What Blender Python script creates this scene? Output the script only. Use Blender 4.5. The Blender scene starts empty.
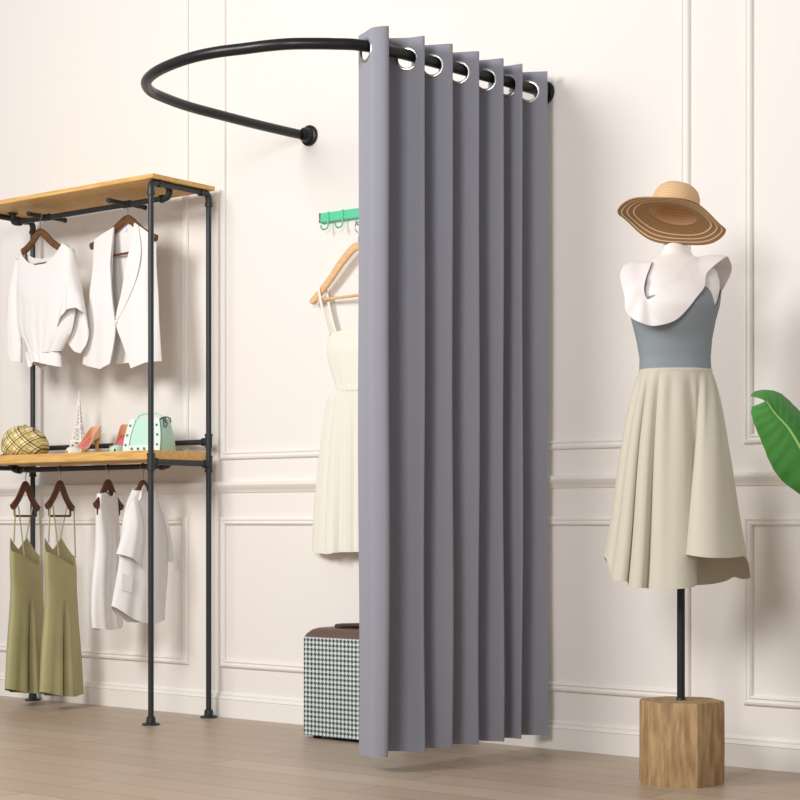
import bpy, math, random
from mathutils import Vector, Matrix
random.seed(7)
S = bpy.context.scene
COL = S.collection
PI = math.pi

# ------------------------------------------------------------------ camera model of the photograph (800 x 800)
F_PX, CX, HY, H = 1725.0, 400.0, 521.0, 0.75
TH = math.atan2(F_PX, 2203)
DIST = F_PX * .555 / (0.0714 * (400 + 1803))
FW = (-math.sin(TH), math.cos(TH))
RT = (math.cos(TH), math.sin(TH))
CAM = (math.sin(TH) * DIST, -math.cos(TH) * DIST)

def ray(x, y):
    a = (x - CX) / F_PX; b = (HY - y) / F_PX
    return (FW[0] + a * RT[0], FW[1] + a * RT[1], b)
def on_y(x, y, Y):
    r = ray(x, y); t = (Y - CAM[1]) / r[1]
    return Vector((CAM[0] + t * r[0], Y, H + t * r[2]))
def on_z(x, y, Z):
    r = ray(x, y); t = (Z - H) / r[2]
    return Vector((CAM[0] + t * r[0], CAM[1] + t * r[1], Z))
def proj(X, Y, Z):
    dx, dy = X - CAM[0], Y - CAM[1]
    d = dx * FW[0] + dy * FW[1]; u = dx * RT[0] + dy * RT[1]
    return CX + F_PX * u / d, HY - F_PX * (Z - H) / d, F_PX / d

class Frame:
    """a vertical working plane standing at loc; local x runs along it, local -y is its front"""
    def __init__(s, loc, alpha):
        s.loc = Vector(loc); s.a = alpha
        s.u = Vector((math.cos(alpha), math.sin(alpha), 0)); s.n = Vector((math.sin(alpha), -math.cos(alpha), 0))
    def p(s, px, py, d=0.0):
        r = Vector(ray(px, py)); c = Vector((CAM[0], CAM[1], H))
        t = ((s.loc + s.n * d - c).dot(s.n)) / r.dot(s.n)
        q = c + r * t - s.loc
        return Vector((q.dot(s.u), -d, q.z))
    def pl(s, pts):
        return [s.p(*q) for q in pts]

# ------------------------------------------------------------------ materials
def lin(c):
    c = c / 255.0
    return c / 12.92 if c <= .04045 else ((c + .055) / 1.055) ** 2.4
def rgb(r, g, b): return (lin(r), lin(g), lin(b), 1)

def mat(name, col, rough=.6, metal=0.0, noise=0.0, nscale=20.0, stretch=(1, 1, 1), bump=0.0, bscale=200.0, col2=None, sheen=0.0, trans=0.0, spec=.5):
    m = bpy.data.materials.new(name); m.use_nodes = True
    nt = m.node_tree; b = nt.nodes['Principled BSDF']
    b.inputs['Base Color'].default_value = col
    b.inputs['Roughness'].default_value = rough
    b.inputs['Metallic'].default_value = metal
    b.inputs['Specular IOR Level'].default_value = spec
    if sheen: b.inputs['Sheen Weight'].default_value = sheen
    tc = nt.nodes.new('ShaderNodeTexCoord')
    if noise or col2:
        mp = nt.nodes.new('ShaderNodeMapping'); mp.inputs['Scale'].default_value = stretch
        nt.links.new(tc.outputs['Object'], mp.inputs['Vector'])
        n = nt.nodes.new('ShaderNodeTexNoise'); n.inputs['Scale'].default_value = nscale; n.inputs['Detail'].default_value = 5
        nt.links.new(mp.outputs['Vector'], n.inputs['Vector'])
        mx = nt.nodes.new('ShaderNodeMix'); mx.data_type = 'RGBA'
        c2 = col2 or tuple(max(0, c * (1 - noise)) for c in col[:3]) + (1,)
        mx.inputs[6].default_value = col; mx.inputs[7].default_value = c2
        rp = nt.nodes.new('ShaderNodeMapRange'); rp.inputs[1].default_value = .35; rp.inputs[2].default_value = .65
        nt.links.new(n.outputs['Fac'], rp.inputs[0]); nt.links.new(rp.outputs[0], mx.inputs[0])
        nt.links.new(mx.outputs[2], b.inputs['Base Color'])
    if bump:
        n2 = nt.nodes.new('ShaderNodeTexNoise'); n2.inputs['Scale'].default_value = bscale; n2.inputs['Detail'].default_value = 3
        nt.links.new(tc.outputs['Object'], n2.inputs['Vector'])
        bp = nt.nodes.new('ShaderNodeBump'); bp.inputs['Strength'].default_value = bump; bp.inputs['Distance'].default_value = .003
        nt.links.new(n2.outputs['Fac'], bp.inputs['Height']); nt.links.new(bp.outputs['Normal'], b.inputs['Normal'])
    if trans:
        tr = nt.nodes.new('ShaderNodeBsdfTranslucent'); tr.inputs['Color'].default_value = col
        ms = nt.nodes.new('ShaderNodeMixShader'); ms.inputs[0].default_value = trans
        out = nt.nodes['Material Output']
        nt.links.new(b.outputs[0], ms.inputs[1]); nt.links.new(tr.outputs[0], ms.inputs[2]); nt.links.new(ms.outputs[0], out.inputs[0])
    return m

WALL = rgb(236, 230, 225)
M = dict(
    wall=mat('wall_paint', WALL, .75, bump=.03, bscale=90, spec=.2),
    trim=mat('trim_paint', rgb(238, 233, 227), .5, spec=.3),
    pipe=mat('black_pipe', rgb(50, 54, 58), .42, .35),
    rod=mat('black_rod', rgb(30, 31, 33), .35, .4),
    board=mat('pine_board', rgb(226, 184, 112), .5, col2=rgb(205, 156, 84), nscale=9, stretch=(1.2, 14, 14)),
    curtain=mat('grey_curtain', rgb(145, 145, 155), .9, bump=.12, bscale=500, spec=.1),
    steel=mat('steel', rgb(205, 203, 200), .25, 1.0),
    wire=mat('hook_wire', rgb(150, 148, 145), .3, .9),
    hanger=mat('walnut_hanger', rgb(96, 54, 34), .4, col2=rgb(70, 36, 22), nscale=14, stretch=(2, 10, 10)),
    hanger2=mat('bronze_hanger', rgb(112, 74, 40), .4, col2=rgb(84, 52, 26), nscale=14, stretch=(2, 10, 10)),
    hanger3=mat('beech_hanger', rgb(230, 192, 146), .45, col2=rgb(218, 174, 122), nscale=14, stretch=(2, 10, 10)),
    white=mat('white_cotton', rgb(246, 243, 241), .85, bump=.1, bscale=160, trans=.15, spec=.1),
    white2=mat('white_linen', rgb(246, 243, 241), .85, bump=.15, bscale=220, trans=.12, spec=.1),
    olive=mat('olive_satin', rgb(174, 167, 122), .5, noise=.12, nscale=6, spec=.35),
    cream=mat('cream_linen', rgb(246, 243, 231), .85, bump=.12, bscale=250, trans=.15, spec=.1),
    green=mat('mint_green', rgb(92, 205, 160), .4),
    mint=mat('mint_leather', rgb(190, 228, 212), .45),
    mintp=mat('pale_mint_leather', rgb(222, 238, 228), .45),
    stud=mat('stud_metal', rgb(120, 128, 130), .3, .9),
    plaster=mat('white_resin', rgb(240, 236, 230), .5),
    pinkin=mat('pink_insole', rgb(218, 112, 122), .5),
    peach=mat('peach_leather', rgb(238, 190, 152), .4),
    sole=mat('dark_sole', rgb(60, 42, 38), .5),
    palep=mat('pale_toe', rgb(238, 226, 214), .4),
    yellow=mat('tan_heel', rgb(222, 178, 104), .4),
    tan=mat('tan_straw', rgb(214, 176, 132), .8, bump=.3, bscale=150),
    grey=mat('blue_grey_knit', rgb(138, 146, 152), .85, spec=.15),
    collar=mat('white_organza', rgb(236, 229, 228), .8, bump=.05, bscale=120, spec=.15),
    skirt=mat('beige_linen', rgb(203, 196, 180), .85, bump=.15, bscale=260, spec=.1),
    dummy=mat('white_shell', rgb(242, 238, 236), .4),
    post=mat('black_post', rgb(30, 34, 38), .4, .2),
    stump=mat('rough_wood', rgb(186, 154, 112), .75, col2=rgb(146, 114, 78), nscale=10, stretch=(6, 6, 1.0), bump=.4, bscale=40),
    brown=mat('brown_leather', rgb(98, 74, 66), .5),
    dbrown=mat('dark_brown_leather', rgb(66, 40, 38), .5),
    leaf=mat('leaf_green', rgb(78, 150, 66), .4, col2=rgb(54, 122, 50), nscale=5, stretch=(1, 1, 1), trans=.15),
    rib=mat('leaf_rib', rgb(146, 190, 110), .5),
    pot=mat('white_pot', rgb(225, 222, 218), .4),
    soil=mat('soil', rgb(60, 45, 35), .95),
    label=mat('label_white', rgb(238, 234, 238), .6),
)

def new_nodes(name):
    m = bpy.data.materials.new(name); m.use_nodes = True
    nt = m.node_tree
    return m, nt, nt.nodes['Principled BSDF']
def mth(nt, op, a, b=None, c=None):
    n = nt.nodes.new('ShaderNodeMath'); n.operation = op
    for i, v in enumerate((a, b, c)):
        if v is None: continue
        if isinstance(v, (int, float)): n.inputs[i].default_value = v
        else: nt.links.new(v, n.inputs[i])
    return n.outputs[0]
def mixc(nt, fac, c1, c2):
    mx = nt.nodes.new('ShaderNodeMix'); mx.data_type = 'RGBA'
    nt.links.new(fac, mx.inputs[0])
    for i, c in ((6, c1), (7, c2)):
        if isinstance(c, tuple): mx.inputs[i].default_value = c
        else: nt.links.new(c, mx.inputs[i])
    return mx.outputs[2]

# houndstooth cloth: real 4-and-4 twill weave
def houndstooth():
    m, nt, b = new_nodes('houndstooth_cloth')
    tc = nt.nodes.new('ShaderNodeTexCoord'); sp = nt.nodes.new('ShaderNodeSeparateXYZ')
    nt.links.new(tc.outputs['Object'], sp.inputs[0])
    k = 8 / .0165
    u = mth(nt, 'FLOOR', mth(nt, 'MULTIPLY', mth(nt, 'ADD', sp.outputs[0], mth(nt, 'ADD', sp.outputs[1], 20)), k))
    v = mth(nt, 'FLOOR', mth(nt, 'MULTIPLY', mth(nt, 'ADD', sp.outputs[2], 20), k))
    wu = mth(nt, 'LESS_THAN', mth(nt, 'MODULO', u, 8), 4)
    wv = mth(nt, 'LESS_THAN', mth(nt, 'MODULO', v, 8), 4)
    tw = mth(nt, 'LESS_THAN', mth(nt, 'MODULO', mth(nt, 'ADD', u, v), 4), 2)
    sel = mth(nt, 'ADD', mth(nt, 'MULTIPLY', tw, wu), mth(nt, 'MULTIPLY', mth(nt, 'SUBTRACT', 1, tw), wv))
    nt.links.new(mixc(nt, sel, rgb(16, 20, 20), rgb(206, 216, 214)), b.inputs['Base Color'])
    b.inputs['Roughness'].default_value = .8
    return m
M['hound'] = houndstooth()

def tartan():
    m, nt, b = new_nodes('yellow_tartan')
    tc = nt.nodes.new('ShaderNodeTexCoord'); mp = nt.nodes.new('ShaderNodeMapping')
    nt.links.new(tc.outputs['Object'], mp.inputs[0])
    sp = nt.nodes.new('ShaderNodeSeparateXYZ'); nt.links.new(mp.outputs[0], sp.inputs[0])
    zz_ = mth(nt, 'MULTIPLY', sp.outputs[2], 1.1); xx_ = mth(nt, 'ADD', mth(nt, 'MULTIPLY', sp.outputs[0], .9), mth(nt, 'MULTIPLY', sp.outputs[1], .35))
    ua = mth(nt, 'ADD', xx_, zz_); ub = mth(nt, 'SUBTRACT', xx_, zz_)
    def bands(o, per, w, off):
        f = mth(nt, 'FRACT', mth(nt, 'ADD', mth(nt, 'MULTIPLY', o, 1 / per), off))
        return mth(nt, 'LESS_THAN', f, w)
    c = rgb(240, 228, 172)
    for o, per, w, off, cc in ((ua, .060, .34, .0, rgb(214, 194, 128)), (ub, .060, .34, .0, rgb(214, 194, 128)),
                               (ua, .060, .09, .05, rgb(92, 66, 44)), (ub, .060, .09, .05, rgb(92, 66, 44)), (ua, .060, .06, .28, rgb(104, 76, 50)), (ub, .060, .06, .28, rgb(104, 76, 50)),
                               (ua, .060, .035, .65, rgb(150, 116, 70)), (ub, .060, .035, .65, rgb(150, 116, 70))):
        c = mixc(nt, bands(o, per, w, off + 10), c, cc)
    nt.links.new(c, b.inputs['Base Color']); b.inputs['Roughness'].default_value = .9
    return m
M['tartan'] = tartan()

def brim_mat(crown_r, brim_r):
    m, nt, b = new_nodes('banded_straw')
    tc = nt.nodes.new('ShaderNodeTexCoord'); sp = nt.nodes.new('ShaderNodeSeparateXYZ')
    nt.links.new(tc.outputs['Object'], sp.inputs[0])
    r = mth(nt, 'SQRT', mth(nt, 'ADD', mth(nt, 'POWER', sp.outputs[0], 2), mth(nt, 'POWER', sp.outputs[1], 2)))
    fine = mth(nt, 'LESS_THAN', mth(nt, 'FRACT', mth(nt, 'MULTIPLY', r, 1 / .006)), .3)
    c = mixc(nt, fine, rgb(166, 126, 84), rgb(138, 102, 66))
    for a, w in ((.70, .026), (.81, .026), (.91, .026)):
        lo = mth(nt, 'GREATER_THAN', r, brim_r * a); hi = mth(nt, 'LESS_THAN', r, brim_r * (a + w))
        c = mixc(nt, mth(nt, 'MULTIPLY', lo, hi), c, rgb(238, 214, 172))
    nt.links.new(c, b.inputs['Base Color']); b.inputs['Roughness'].default_value = .85
    return m

def crown_mat():
    m, nt, b = new_nodes('ribbed_straw')
    tc = nt.nodes.new('ShaderNodeTexCoord'); sp = nt.nodes.new('ShaderNodeSeparateXYZ')
    nt.links.new(tc.outputs['Object'], sp.inputs[0])
    f = mth(nt, 'LESS_THAN', mth(nt, 'FRACT', mth(nt, 'MULTIPLY', sp.outputs[2], 1 / .0085)), .18)
    nt.links.new(mixc(nt, f, rgb(222, 184, 142), rgb(198, 158, 114)), b.inputs['Base Color']); b.inputs['Roughness'].default_value = .85
    return m

def knit():
    m, nt, b = new_nodes('ribbed_knit')
    b.inputs['Base Color'].default_value = rgb(140, 148, 154); b.inputs['Roughness'].default_value = .85; b.inputs['Specular IOR Level'].default_value = .15
    tc = nt.nodes.new('ShaderNodeTexCoord'); w = nt.nodes.new('ShaderNodeTexWave'); w.bands_direction = 'X'
    w.inputs['Scale'].default_value = 60
    nt.links.new(tc.outputs['Object'], w.inputs['Vector'])
    bp = nt.nodes.new('ShaderNodeBump'); bp.inputs['Strength'].default_value = .12; bp.inputs['Distance'].default_value = .002
    nt.links.new(w.outputs['Fac'], bp.inputs['Height']); nt.links.new(bp.outputs[0], b.inputs['Normal'])
    return m
M['knit'] = knit()

def planks():
    m, nt, b = new_nodes('oak_floor')
    tc = nt.nodes.new('ShaderNodeTexCoord')
    br = nt.nodes.new('ShaderNodeTexBrick'); br.inputs['Scale'].default_value = 1
    br.inputs['Brick Width'].default_value = 1.4; br.inputs['Row Height'].default_value = .14; br.inputs['Mortar Size'].default_value = .0015
    br.inputs['Color1'].default_value = rgb(190, 170, 150); br.inputs['Color2'].default_value = rgb(178, 157, 136); br.inputs['Mortar'].default_value = rgb(96, 70, 50)
    nt.links.new(tc.outputs['Object'], br.inputs['Vector'])
    mp = nt.nodes.new('ShaderNodeMapping'); mp.inputs['Scale'].default_value = (1, 12, 1)
    nt.links.new(tc.outputs['Object'], mp.inputs[0])
    n = nt.nodes.new('ShaderNodeTexNoise'); n.inputs['Scale'].default_value = 5; n.inputs['Detail'].default_value = 6
    nt.links.new(mp.outputs[0], n.inputs['Vector'])
    mx = nt.nodes.new('ShaderNodeMix'); mx.data_type = 'RGBA'; mx.blend_type = 'MULTIPLY'; mx.inputs[0].default_value = .5
    nt.links.new(br.outputs['Color'], mx.inputs[6]); nt.links.new(n.outputs['Color'], mx.inputs[7])
    hs = nt.nodes.new('ShaderNodeMix'); hs.data_type = 'RGBA'; hs.inputs[0].default_value = .4
    nt.links.new(br.outputs['Color'], hs.inputs[6]); nt.links.new(mx.outputs[2], hs.inputs[7])
    nt.links.new(hs.outputs[2], b.inputs['Base Color']); b.inputs['Roughness'].default_value = .4
    return m
M['floor'] = planks()

# ------------------------------------------------------------------ mesh collector
def cat(pts, n, closed=False):
    """Catmull-Rom resampling: n points per span"""
    pts = [Vector(p) for p in pts]; out = []; L = len(pts)
    rng = range(L) if closed else range(L - 1)
    for i in rng:
        if closed: a, b, c, d = pts[(i - 1) % L], pts[i], pts[(i + 1) % L], pts[(i + 2) % L]
        else: a, b, c, d = pts[max(i - 1, 0)], pts[i], pts[i + 1], pts[min(i + 2, L - 1)]
        for k in range(n):
            t = k / n
            out.append(.5 * ((2 * b) + (c - a) * t + (2 * a - 5 * b + 4 * c - d) * t * t + (3 * b - a - 3 * c + d) * t ** 3))
    if not closed: out.append(pts[-1])
    return out
def resample(pts, n):
    """n+1 points evenly spaced along a polyline"""
    pts = [Vector(p) for p in pts]
    ls = [0]
    for a, b in zip(pts, pts[1:]): ls.append(ls[-1] + (b - a).length)
    out = []; j = 0
    for i in range(n + 1):
        s = ls[-1] * i / n
        while j < len(pts) - 2 and ls[j + 1] < s: j += 1
        d = ls[j + 1] - ls[j]
        out.append(pts[j].lerp(pts[j + 1], (s - ls[j]) / d if d > 1e-9 else 0))
    return out

class MB:
    def __init__(s): s.v = []; s.f = []
    def grid(s, rows, closed_u=False, closed_v=False):
        o = len(s.v); nr, nc = len(rows), len(rows[0])
        for r in rows: s.v.extend(Vector(p) for p in r)
        for i in range(nr if closed_v else nr - 1):
            for j in range(nc if closed_u else nc - 1):
                s.f.append((o + i * nc + j, o + i * nc + (j + 1) % nc, o + ((i + 1) % nr) * nc + (j + 1) % nc, o + ((i + 1) % nr) * nc + j))
        return o
    def loft(s, rings, cap=True):
        o = s.grid(rings, closed_u=True); n = len(rings[0])
        if cap:
            s.f.append(tuple(o + i for i in reversed(range(n))))
            l = o + (len(rings) - 1) * n
            s.f.append(tuple(l + i for i in range(n)))
    def box(s, c, d, rz=0, rx=0, ry=0):
        R = Matrix.Rotation(rz, 3, 'Z') @ Matrix.Rotation(ry, 3, 'Y') @ Matrix.Rotation(rx, 3, 'X')
        o = len(s.v)
        for x in (-1, 1):
            for y in (-1, 1):
                for z in (-1, 1): s.v.append(Vector(c) + R @ Vector((x * d[0] / 2, y * d[1] / 2, z * d[2] / 2)))
        s.f += [tuple(o + i for i in q) for q in ((0, 1, 3, 2), (4, 6, 7, 5), (0, 4, 5, 1), (2, 3, 7, 6), (0, 2, 6, 4), (1, 5, 7, 3))]
    def tube(s, path, r, n=12, cap=True, closed=False, up=None):
        path = [Vector(p) for p in path]; rings = []; L = len(path)
        rr = r if isinstance(r, (list, tuple)) else [r] * L
        t0 = (path[1] - path[0]).normalized()
        nrm = Vector(up) if up else (Vector((0, 0, 1)) if abs(t0.z) < .9 else Vector((1, 0, 0)))
        for i, p in enumerate(path):
            a = path[i - 1] if (i or closed) else p; b = path[(i + 1) % L] if (i < L - 1 or closed) else p
            t = (b - a).normalized()
            nrm = (nrm - t * nrm.dot(t)).normalized(); bn = t.cross(nrm)
            rings.append([p + (nrm * math.cos(2 * PI * k / n) + bn * math.sin(2 * PI * k / n)) * rr[i] for k in range(n)])
        if closed: s.grid(rings, closed_u=True, closed_v=True)
        else: s.loft(rings, cap)
    def cyl(s, a, b, r, n=16): s.tube([a, b], r, n)
    def lathe(s, prof, n=32, c=(0, 0, 0), axis='z'):
        rings = []
        for r, z in prof:
            ring = []
            for k in range(n):
                a = 2 * PI * k / n; x, y = r * math.cos(a), r * math.sin(a)
                ring.append(Vector(c) + (Vector((x, y, z)) if axis == 'z' else Vector((x, z, y)) if axis == 'y' else Vector((z, x, y))))
            rings.append(ring)
        s.loft(rings, True)
    def sphere(s, c, r, n=12, sc=(1, 1, 1)):
        rings = []
        for i in range(1, n):
            p = PI * i / n
            rings.append([Vector(c) + Vector((r * sc[0] * math.sin(p) * math.cos(2 * PI * k / (2 * n)), r * sc[1] * math.sin(p) * math.sin(2 * PI * k / (2 * n)), -r * sc[2] * math.cos(p))) for k in range(2 * n)])
        s.loft(rings, True)
    def build(s, name, m, parent=None, world=False, bevel=0, solid=0, sub=0, sharp=40, off=0):
        v = s.v
        if world and parent is not None:
            r = parent
            while r.parent: r = r.parent
            inv = r.matrix_basis.inverted(); v = [inv @ p for p in v]
        me = bpy.data.meshes.new(name); me.from_pydata([tuple(p) for p in v], [], s.f); me.update()
        import bmesh
        b = bmesh.new(); b.from_mesh(me); bmesh.ops.remove_doubles(b, verts=b.verts, dist=1e-6); bmesh.ops.recalc_face_normals(b, faces=b.faces); b.to_mesh(me); b.free()
        me.shade_smooth(); me.set_sharp_from_angle(angle=math.radians(sharp))
        if solid:                                               # crisp cloth hems
            cnt = {}
            for p in me.polygons:
                for k in p.edge_keys: cnt[k] = cnt.get(k, 0) + 1
            for e in me.edges:
                if cnt.get(e.key, 0) == 1: e.use_edge_sharp = True
        me.materials.append(m)
        o = bpy.data.objects.new(name, me); COL.objects.link(o)
        if parent is not None: o.parent = parent
        if bevel:
            d = o.modifiers.new('bevel', 'BEVEL'); d.width = bevel; d.segments = 2; d.limit_method = 'ANGLE'; d.angle_limit = math.radians(45)
        if solid:
            d = o.modifiers.new('solid', 'SOLIDIFY'); d.thickness = solid; d.offset = off
        if sub:
            d = o.modifiers.new('sub', 'SUBSURF'); d.levels = sub; d.render_levels = sub
        return o

def tag(o, label, catg, group=None):
    o['label'] = label; o['category'] = catg
    if group: o['group'] = group
    return o
def thing(name, label, catg, loc=(0, 0, 0), rz=0, group=None, rot=None):
    o = bpy.data.objects.new(name, None); COL.objects.link(o); o.empty_display_size = .05
    o.matrix_basis = Matrix.Translation(Vector(loc)) @ (rot if rot else Matrix.Rotation(rz, 4, 'Z'))
    return tag(o, label, catg, group)
def struct(o):
    o['kind'] = 'structure'; return o
def dup(root, loc, label):
    r = root.copy(); COL.objects.link(r); r.matrix_basis = Matrix.Translation(Vector(loc)) @ root.matrix_basis.to_3x3().to_4x4(); r['label'] = label
    for ch in list(root.children):
        c = ch.copy(); COL.objects.link(c); c.parent = r
        for g in ch.children:
            d = g.copy(); COL.objects.link(d); d.parent = c
    return r

# ------------------------------------------------------------------ the room
WX0, WX1, WZ = -4.6, 3.6, 3.5
mb = MB(); mb.box(((WX0 + WX1) / 2, .06, WZ / 2), (WX1 - WX0, .12, WZ)); struct(mb.build('wall_back', M['wall']))
mb = MB(); mb.box(((WX0 + WX1) / 2, -3.2, -.05), (WX1 - WX0 + 3, 6.64, .1)); struct(mb.build('floor', M['floor']))

def profile_run(prof, z0, name):
    mb = MB(); mb.grid([[(WX0, -d, z0 + z) for d, z in prof], [(WX1, -d, z0 + z) for d, z in prof]])
    return struct(mb.build(name, M['trim'], sharp=25))
profile_run([(0, .0), (.016, 0), (.016, .068), (.018, .071), (.013, .078), (.008, .080), (.010, .086), (.006, .093), (0, .093)], 0, 'baseboard_back')
profile_run([(0, 0), (.006, .002), (.010, .010), (.014, .014), (.024, .024), (.027, .030), (.027, .037), (.020, .042), (0, .043)], .857, 'trim_1')

def panel_frame(x0, x1, z0, z1, n):
    prof = [(0, 0), (0, .006), (.004, .011), (.010, .013), (.015, .009), (.019, .009), (.023, .013), (.028, .009), (.030, .0)]
    loops = []
    for o, h in prof:
        loops.append([(x0 + o, -h, z0 + o), (x1 - o, -h, z0 + o), (x1 - o, -h, z1 - o), (x0 + o, -h, z1 - o)])
    mb = MB(); mb.grid(loops, closed_u=True)
    return struct(mb.build('trim_%d' % n, M['trim'], sharp=25))
n = 2
for x0, x1 in ((-3.05, -1.045), (-.873, 1.150), (1.335, 3.35)):
    panel_frame(x0, x1, .985, 3.25, n); panel_frame(x0, x1, .190, .765, n + 1); n += 2

# ------------------------------------------------------------------ curtain rod
ZR = 2.167
root = thing('curtain_rod', 'black U-shaped curtain rod with two round flanges fixed to the cream wall', 'curtain rod', (.106, 0, ZR))
rod_px = [(527, 87.3), (480, 74.5), (430, 61), (395, 52), (360, 45.2), (335, 43.9), (310, 43.6), (288, 44), (265, 46), (245, 48.6), (216, 52.3), (190, 58), (167, 66.3), (153, 74), (146.2, 82), (149, 89.5), (159, 95.5), (187, 106), (223, 115.8), (259, 125), (300, 134.5)]
XF = on_y(545, 92, 0).x
rod_path = [Vector((XF, -.012, ZR))] + [on_z(x, y, ZR) for x, y in rod_px] + [Vector((-.421, -.012, ZR))]
mb = MB(); mb.tube(cat(rod_path, 6), .0172, 20); mb.build('rod', M['rod'], root, world=True)
for x in (XF, -.421):
    mb = MB(); mb.lathe([(.0, 0), (.038, -.0), (.038, -.008), (.034, -.012), (.027, -.013), (.025, -.034), (.021, -.040), (.0172, -.040)], 32, (x, 0, ZR), 'y')
    mb.build('wall_flange', M['rod'], root, world=True)
dense = cat(rod_path[:9], 40)
def rod_x(Y):
    for a, b in zip(dense, dense[1:]):
        if b.y <= Y <= a.y:
            t = (Y - a.y) / (b.y - a.y) if a.y != b.y else 0
            return a.x + (b.x - a.x) * t
    return dense[0].x

# ------------------------------------------------------------------ curtain
A = .050
def y_at(px, off):
    lo, hi = -1.02, -.002
    for _ in range(60):
        m = (lo + hi) / 2
        if proj(rod_x(m) + off, m, ZR)[0] < px: lo = m
        else: hi = m
    return (lo + hi) / 2
rings_px = [366, 407, 432.5, 459, 486, 507.5, 529]
crest_px = [388.5, 424, 452, 478.5, 503, 522, 547.5]
A1 = .057
yc = [y_at(p, 0) for p in rings_px]; yk = [y_at(p, A) for p in crest_px]
yk[-1] = min(yk[-1], -.024)
ctrl = []; ring_idx = []
for i in range(7):
    y0, y1 = yc[i], yk[i]
    if y1 - y0 < .008: y0 = y1 - .008
    if i == 0:
        R_ = Vector((rod_x(y0), y0)); t1 = Vector(RT) * .55 - Vector(FW) * .835      # the loose front edge swings out towards the room
        S_, B_ = R_ - t1 * .040, R_ + t1 * .040
        C_ = B_ + Vector(RT) * ((crest_px[0] - 373.5) / 335)
        ring_idx.append(1); ctrl += [tuple(S_), tuple(R_), tuple(B_), tuple(C_)]; yk[0] = C_.y
        continue
    else:
        py = yk[i - 1]
        ctrl.append((rod_x((py + y0) / 2 - .01), py + (y0 - py) * .30))
        ctrl.append((rod_x(y0 - .025) - A, py + (y0 - py) * .66))
    ring_idx.append(len(ctrl)); ctrl.append((rod_x(y0), y0))
    ctrl.append((rod_x(y1) + A, y1))
sp = 14
wave = cat([Vector((x, y, 0)) for x, y in ctrl], sp)
cum = [0]
for a, b in zip(wave, wave[1:]): cum.append(cum[-1] + (b - a).length)
nS = int(cum[-1] / .0045)
pathS = resample(wave, nS)
ring_s = [cum[i * sp] / cum[-1] * nS for i in ring_idx]      # fractional column of each eyelet
Ztop, Zbot, zr = ZR + .052, .05, ZR - .0125
zs = [Ztop - .0045 * k for k in range(27)]
z = zs[-1]
while z > Zbot + .05: z -= .05; zs.append(z)
zs.append(Zbot)
root = thing('curtain', 'grey eyelet curtain hanging in deep pleats from the black rod', 'curtain', (pathS[0].x, pathS[0].y, Zbot))
mb = MB(); nc = len(pathS); step = cum[-1] / nS
for zz in zs:
    d = (Ztop - zz) / (Ztop - Zbot); wt = max(0, (zz - ZR - .028) / .024)
    mb.v.extend(Vector((p.x + .004 * math.sin(9 * d + i * .05) * d, p.y, zz - .012 * wt * max(0, 1 - i * step / .16))) for i, p in enumerate(pathS))
for i in range(len(zs) - 1):
    for j in range(nc - 1):
        zc = (zs[i] + zs[i + 1]) / 2
        if any(math.hypot((j + .5 - r) * step, zc - zr) < .0315 for r in ring_s): continue
        mb.f.append((i * nc + j, i * nc + j + 1, (i + 1) * nc + j + 1, (i + 1) * nc + j))
mb.build('fabric', M['curtain'], root, world=True, solid=.0025, sharp=80)
for r in ring_s:
    i = int(r); c = pathS[i].lerp(pathS[min(i + 1, nS)], r - i)
    t = (pathS[min(i + 3, nS)] - pathS[max(i - 3, 0)]).normalized()
    nrm = Vector((t.y, -t.x, 0))
    prof = [(.0275, -.002), (.0275, .002), (.0285, .0035), (.032, .0045), (.036, .0035), (.0375, .0015), (.0375, -.0015), (.036, -.0035), (.032, -.0045), (.0285, -.0035)]
    rows = []
    for rr, h in prof:
        rows.append([Vector((c.x, c.y, zr)) + t * rr * math.cos(2 * PI * k / 40) + Vector((0, 0, 1)) * rr * math.sin(2 * PI * k / 40) + nrm * h for k in range(40)])
    mb = MB(); mb.grid(rows, closed_u=True, closed_v=True)
    mb.build('eyelet_ring', M['steel'], root, world=True)

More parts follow.
